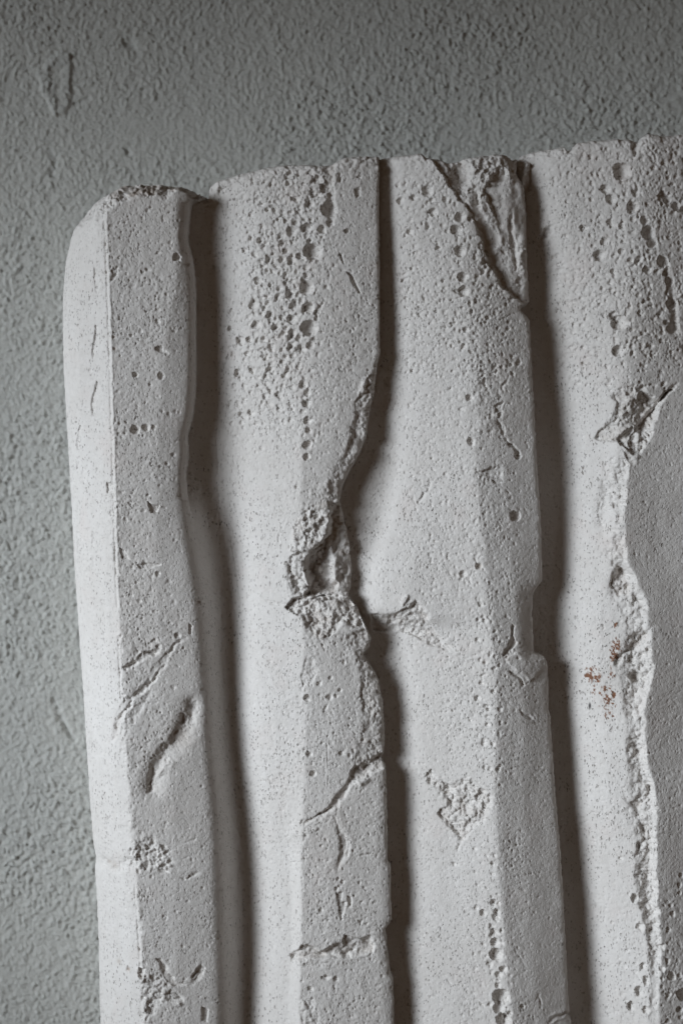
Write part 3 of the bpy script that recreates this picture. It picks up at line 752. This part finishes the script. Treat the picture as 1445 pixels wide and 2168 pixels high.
# ------------------------------------------------------------------ materials
def mat(name):
    m_ = bpy.data.materials.new(name)
    m_.use_nodes = True
    nt = m_.node_tree
    b = nt.nodes['Principled BSDF']
    b.inputs['Roughness'].default_value = 0.92
    b.inputs['Specular IOR Level'].default_value = 0.25
    return m_, nt, b


def N(nt, typ, **kw):
    n = nt.nodes.new(typ)
    for k, v in kw.items():
        if k in n.inputs.keys():
            n.inputs[k].default_value = v
        else:
            setattr(n, k, v)
    return n


def ramp(nt, src, a, b, ca=(0, 0, 0, 1), cb=(1, 1, 1, 1)):
    r = nt.nodes.new('ShaderNodeValToRGB')
    r.color_ramp.elements[0].position = a
    r.color_ramp.elements[1].position = b
    r.color_ramp.elements[0].color = ca
    r.color_ramp.elements[1].color = cb
    nt.links.new(src, r.inputs[0])
    return r.outputs[0]


def math_(nt, op, a, b=None, clamp=False):
    n = nt.nodes.new('ShaderNodeMath')
    n.operation = op
    n.use_clamp = clamp
    for i, s in enumerate((a, b)):
        if s is None:
            continue
        if isinstance(s, (int, float)):
            n.inputs[i].default_value = s
        else:
            nt.links.new(s, n.inputs[i])
    return n.outputs[0]


def mix(nt, f, a, b):
    n = nt.nodes.new('ShaderNodeMix')
    n.data_type = 'RGBA'
    if isinstance(f, (int, float)):
        n.inputs[0].default_value = f
    else:
        nt.links.new(f, n.inputs[0])
    for s, i in ((a, 6), (b, 7)):
        if isinstance(s, tuple):
            n.inputs[i].default_value = s
        else:
            nt.links.new(s, n.inputs[i])
    return n.outputs[2]


plaster, nt, bs = mat('old_white_plaster')
tc = N(nt, 'ShaderNodeTexCoord')
mp = N(nt, 'ShaderNodeMapping')
mp.inputs['Scale'].default_value = (1, 1, 0.62)
nt.links.new(tc.outputs['Object'], mp.inputs['Vector'])
obj = tc.outputs['Object']


def noise(scale, detail=3, vec=obj, rough=.6, dist=0.0):
    n = N(nt, 'ShaderNodeTexNoise')
    n.inputs['Scale'].default_value = scale
    n.inputs['Detail'].default_value = detail
    n.inputs['Roughness'].default_value = rough
    n.inputs['Distortion'].default_value = dist
    nt.links.new(vec, n.inputs['Vector'])
    return n.outputs['Fac']


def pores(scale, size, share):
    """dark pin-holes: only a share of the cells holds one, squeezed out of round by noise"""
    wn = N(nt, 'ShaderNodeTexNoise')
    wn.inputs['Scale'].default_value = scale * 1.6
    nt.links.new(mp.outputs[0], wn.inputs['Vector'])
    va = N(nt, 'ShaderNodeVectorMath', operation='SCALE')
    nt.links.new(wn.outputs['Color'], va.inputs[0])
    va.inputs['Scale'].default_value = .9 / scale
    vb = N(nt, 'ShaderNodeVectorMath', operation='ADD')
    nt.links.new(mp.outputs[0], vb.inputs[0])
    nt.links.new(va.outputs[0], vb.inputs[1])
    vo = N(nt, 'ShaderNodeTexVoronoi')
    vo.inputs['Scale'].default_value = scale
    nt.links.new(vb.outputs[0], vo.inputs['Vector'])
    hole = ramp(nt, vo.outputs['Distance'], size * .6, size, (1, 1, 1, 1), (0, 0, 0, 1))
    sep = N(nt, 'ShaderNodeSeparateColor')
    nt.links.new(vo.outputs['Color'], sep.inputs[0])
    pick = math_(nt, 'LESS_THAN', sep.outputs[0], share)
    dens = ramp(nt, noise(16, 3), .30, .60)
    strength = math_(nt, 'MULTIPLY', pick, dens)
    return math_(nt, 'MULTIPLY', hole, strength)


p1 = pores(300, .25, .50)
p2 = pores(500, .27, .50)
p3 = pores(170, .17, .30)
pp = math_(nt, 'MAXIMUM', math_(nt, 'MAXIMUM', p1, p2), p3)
mott = ramp(nt, noise(9, 4), .3, .7, (.715, .685, .655, 1), (.775, .75, .725, 1))
fine = ramp(nt, noise(150, 4), .25, .75, (.90, .895, .885, 1), (1, 1, 1, 1))
mm = N(nt, 'ShaderNodeMix', data_type='RGBA', blend_type='MULTIPLY')
mm.inputs[0].default_value = 1
nt.links.new(mott, mm.inputs[6])
nt.links.new(fine, mm.inputs[7])
base = mm.outputs[2]
blush = ramp(nt, noise(28, 3), .56, .75)
base = mix(nt, math_(nt, 'MULTIPLY', blush, .35), base, (.68, .61, .575, 1))
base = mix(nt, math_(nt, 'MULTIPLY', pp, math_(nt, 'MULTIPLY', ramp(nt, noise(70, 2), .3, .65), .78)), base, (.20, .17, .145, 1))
at = N(nt, 'ShaderNodeAttribute', attribute_name='dirt_tint')
base = mix(nt, math_(nt, 'MULTIPLY', at.outputs['Fac'], .75, True), base, (.30, .22, .16, 1))
at2 = N(nt, 'ShaderNodeAttribute', attribute_name='rust')
rustc = mix(nt, noise(400, 2), (.09, .035, .018, 1), (.29, .105, .03, 1))
base = mix(nt, math_(nt, 'MULTIPLY', at2.outputs['Fac'], .92, True), base, rustc)
at3 = N(nt, 'ShaderNodeAttribute', attribute_name='mark')
base = mix(nt, at3.outputs['Fac'], base, (.04, .035, .035, 1))
nt.links.new(base, bs.inputs['Base Color'])
hsum = math_(nt, 'ADD', math_(nt, 'MULTIPLY', noise(900, 3), .5), math_(nt, 'MULTIPLY', pp, -1.4))
hsum = math_(nt, 'ADD', hsum, math_(nt, 'MULTIPLY', noise(330, 2), .7))
bp = N(nt, 'ShaderNodeBump')
bp.inputs['Strength'].default_value = 0.8
bp.inputs['Distance'].default_value = 0.0008
nt.links.new(hsum, bp.inputs['Height'])
nt.links.new(bp.outputs[0], bs.inputs['Normal'])

stucco, nt, bs = mat('grey_stucco')
tc = N(nt, 'ShaderNodeTexCoord')
obj = tc.outputs['Object']
cc = ramp(nt, noise(5, 4), .3, .7, (.575, .58, .55, 1), (.625, .625, .585, 1))
mm = N(nt, 'ShaderNodeMix', data_type='RGBA', blend_type='MULTIPLY')
mm.inputs[0].default_value = 1
nt.links.new(cc, mm.inputs[6])
nt.links.new(ramp(nt, noise(260, 4), .2, .8, (.80, .80, .80, 1), (1.08, 1.08, 1.08, 1)), mm.inputs[7])
nt.links.new(mm.outputs[2], bs.inputs['Base Color'])
bp = N(nt, 'ShaderNodeBump')
bp.inputs['Strength'].default_value = 0.7
bp.inputs['Distance'].default_value = 0.0008
nt.links.new(noise(520, 3), bp.inputs['Height'])
nt.links.new(bp.outputs[0], bs.inputs['Normal'])

# ------------------------------------------------------------------ meshes
WALL_H = -120.0


def grid_mesh(name, xs, ys, hs, facemask, material, attrs=None):
    """sheet of quads over the kept cells of a regular grid"""
    jj, ii = np.nonzero(facemask)
    n = xs.shape[1]
    q = np.stack([jj * n + ii, (jj + 1) * n + ii, (jj + 1) * n + ii + 1, jj * n + ii + 1], 1)
    used = np.unique(q)
    remap = np.zeros(xs.size, np.int32)
    remap[used] = np.arange(used.size)
    q = remap[q]
    px, py, pz = P(xs.ravel()[used], ys.ravel()[used], hs.ravel()[used])
    co = np.stack([px, py, pz], 1).astype(np.float32)
    me = bpy.data.meshes.new(name)
    me.vertices.add(len(co))
    me.vertices.foreach_set('co', co.ravel())
    me.loops.add(q.size)
    me.loops.foreach_set('vertex_index', q.ravel().astype(np.int32))
    me.polygons.add(len(q))
    me.polygons.foreach_set('loop_start', np.arange(0, q.size, 4, dtype=np.int32))
    me.polygons.foreach_set('loop_total', np.full(len(q), 4, np.int32))
    me.update(calc_edges=True)
    me.shade_smooth()
    for k, a in (attrs or {}).items():
        at_ = me.attributes.new(k, 'FLOAT', 'POINT')
        at_.data.foreach_set('value', a.ravel()[used].astype(np.float32))
    me.materials.append(material)
    o = bpy.data.objects.new(name, me)
    C.objects.link(o)
    return o


# wall
WS = 3.0
wx, wy = np.meshgrid(np.concatenate([np.arange(-1300, -90, 30.0), np.arange(-90, 1540, WS), np.arange(1540, 2800, 30.0)]),
                     np.concatenate([np.arange(-1200, -90, 30.0), np.arange(-90, 2260, WS), np.arange(2260, 3400, 30.0)]))
wx = wx.astype(np.float32)
wy = wy.astype(np.float32)
ca, sa = math.cos(math.radians(28)), math.sin(math.radians(28))
rx_, ry_ = wx * ca + wy * sa, -wx * sa + wy * ca
st = fbm(rx_ * 1.2, ry_ * .85, 7.5, 201, 2, .7)
st2 = fbm(rx_ * 1.12, ry_ * .88, 19, 211, 2, .6)
sb, _, sbv = worley(rx_ * 1.1 + 4 * vnoise(wx, wy, 11, 205), ry_ * .85 + 4 * vnoise(wx, wy, 11, 206), 10.5, 207)
sc_, _, scv = worley(rx_ * 1.1 + 3 * vnoise(wx, wy, 8, 215), ry_ * .9 + 3 * vnoise(wx, wy, 8, 216), 7.0, 217)
st = .55 * st + 2.6 * np.clip(.20 + .36 * sbv - sb, 0, .4) + 2.2 * np.clip(.12 + .4 * scv - sc_, 0, .4)
cover = .78 + .42 * sstep(-.35, .35, fbm(wx, wy, 260, 221, 3))
soft = np.exp(-(((wx - 300) / 190) ** 2 + ((wy - 250) / 75) ** 2))
cover = cover * (1 - .55 * soft) + .15
wh = WALL_H + cover * (2.9 * st + 1.3 * st2) + 5 * fbm(wx, wy, 420, 231, 2)


def wseg(pts, wd, amp_):
    global wh
    jx = wx + 5 * fbm(wx, wy, 22, 241, 2)
    d, _ = segdist(pts, jx, wy)
    wh += amp_ * np.exp(-(d / wd) ** 2)


scar = polydist([(47, 110), (60, 145), (90, 205), (112, 205), (126, 165), (128, 120), (122, 70), (104, 62), (70, 88)], wx + 7 * fbm(wx, wy, 20, 251, 3), wy)
wh += 4.4 * sstep(-3, 7, scar) * (1 - .6 * sstep(6, 30, scar)) - .8 * np.exp(-((wx - 128) / 8) ** 2 - ((wy - 135) / 55) ** 2)
wseg([(60, 145), (74, 172), (92, 205)], 3.5, 3)
wseg([(135, 180), (160, 168)], 5, -4)
wseg([(100, 1540), (120, 1575), (132, 1590)], 6, -7)
wseg([(85, 1500), (95, 1520)], 8, -6)
wseg([(250, 45), (262, 52)], 9, -7)
wseg([(75, 285), (90, 300), (82, 335)], 6, -4)
wseg([(246, 280), (250, 290)], 5, -5)
wall = grid_mesh('wall', wx, wy, wh, np.ones((wx.shape[0] - 1, wx.shape[1] - 1), bool), stucco)
wall['kind'] = 'structure'
wall['label'] = 'grey rough stucco wall behind the white plaster relief'

# the relief
inside_m = (Y > topy[None, :]) & (X > outline_left[:, None])
H[~inside_m] = -104.0
H[-1, :] = -104.0                # the cast is closed at its lower and right ends
H[:, -1] = -104.0
attrs = {'dirt_tint': np.clip(DIRT_TINT, 0, 1), 'rust': RUST, 'mark': black}
relief = bpy.data.objects.new('plaster_relief', None)
C.objects.link(relief)
relief.location = P(800, 2268, -100)
relief['label'] = 'chipped white plaster relief of upright drapery folds in front of the grey wall'
relief['category'] = 'plaster relief'
bpy.context.view_layer.update()
inv = relief.matrix_world.inverted()
cellmask = inside_m[:-1, :-1] | inside_m[1:, :-1] | inside_m[:-1, 1:] | inside_m[1:, 1:]
cell = own2[:-1, :-1]
parts = ((1, 'fold', 'narrow leftmost fold with a scored edge and slanting cracks'),
         (2, 'fold', 'second fold from the left, broken through by a deep hole'),
         (3, 'fold', 'third fold, with a row of small bubbles down its lower arris'),
         (5, 'broken_end', 'crumbled hollow end beside the third fold'),
         (4, 'fold', 'wide rightmost fold with orange rust stains'))
for k, nm, lb in parts:
    o = grid_mesh(nm, X, Y, H, cellmask & (cell == k), plaster, attrs)
    o['label'] = lb
    o.parent = relief
    o.matrix_parent_inverse = inv
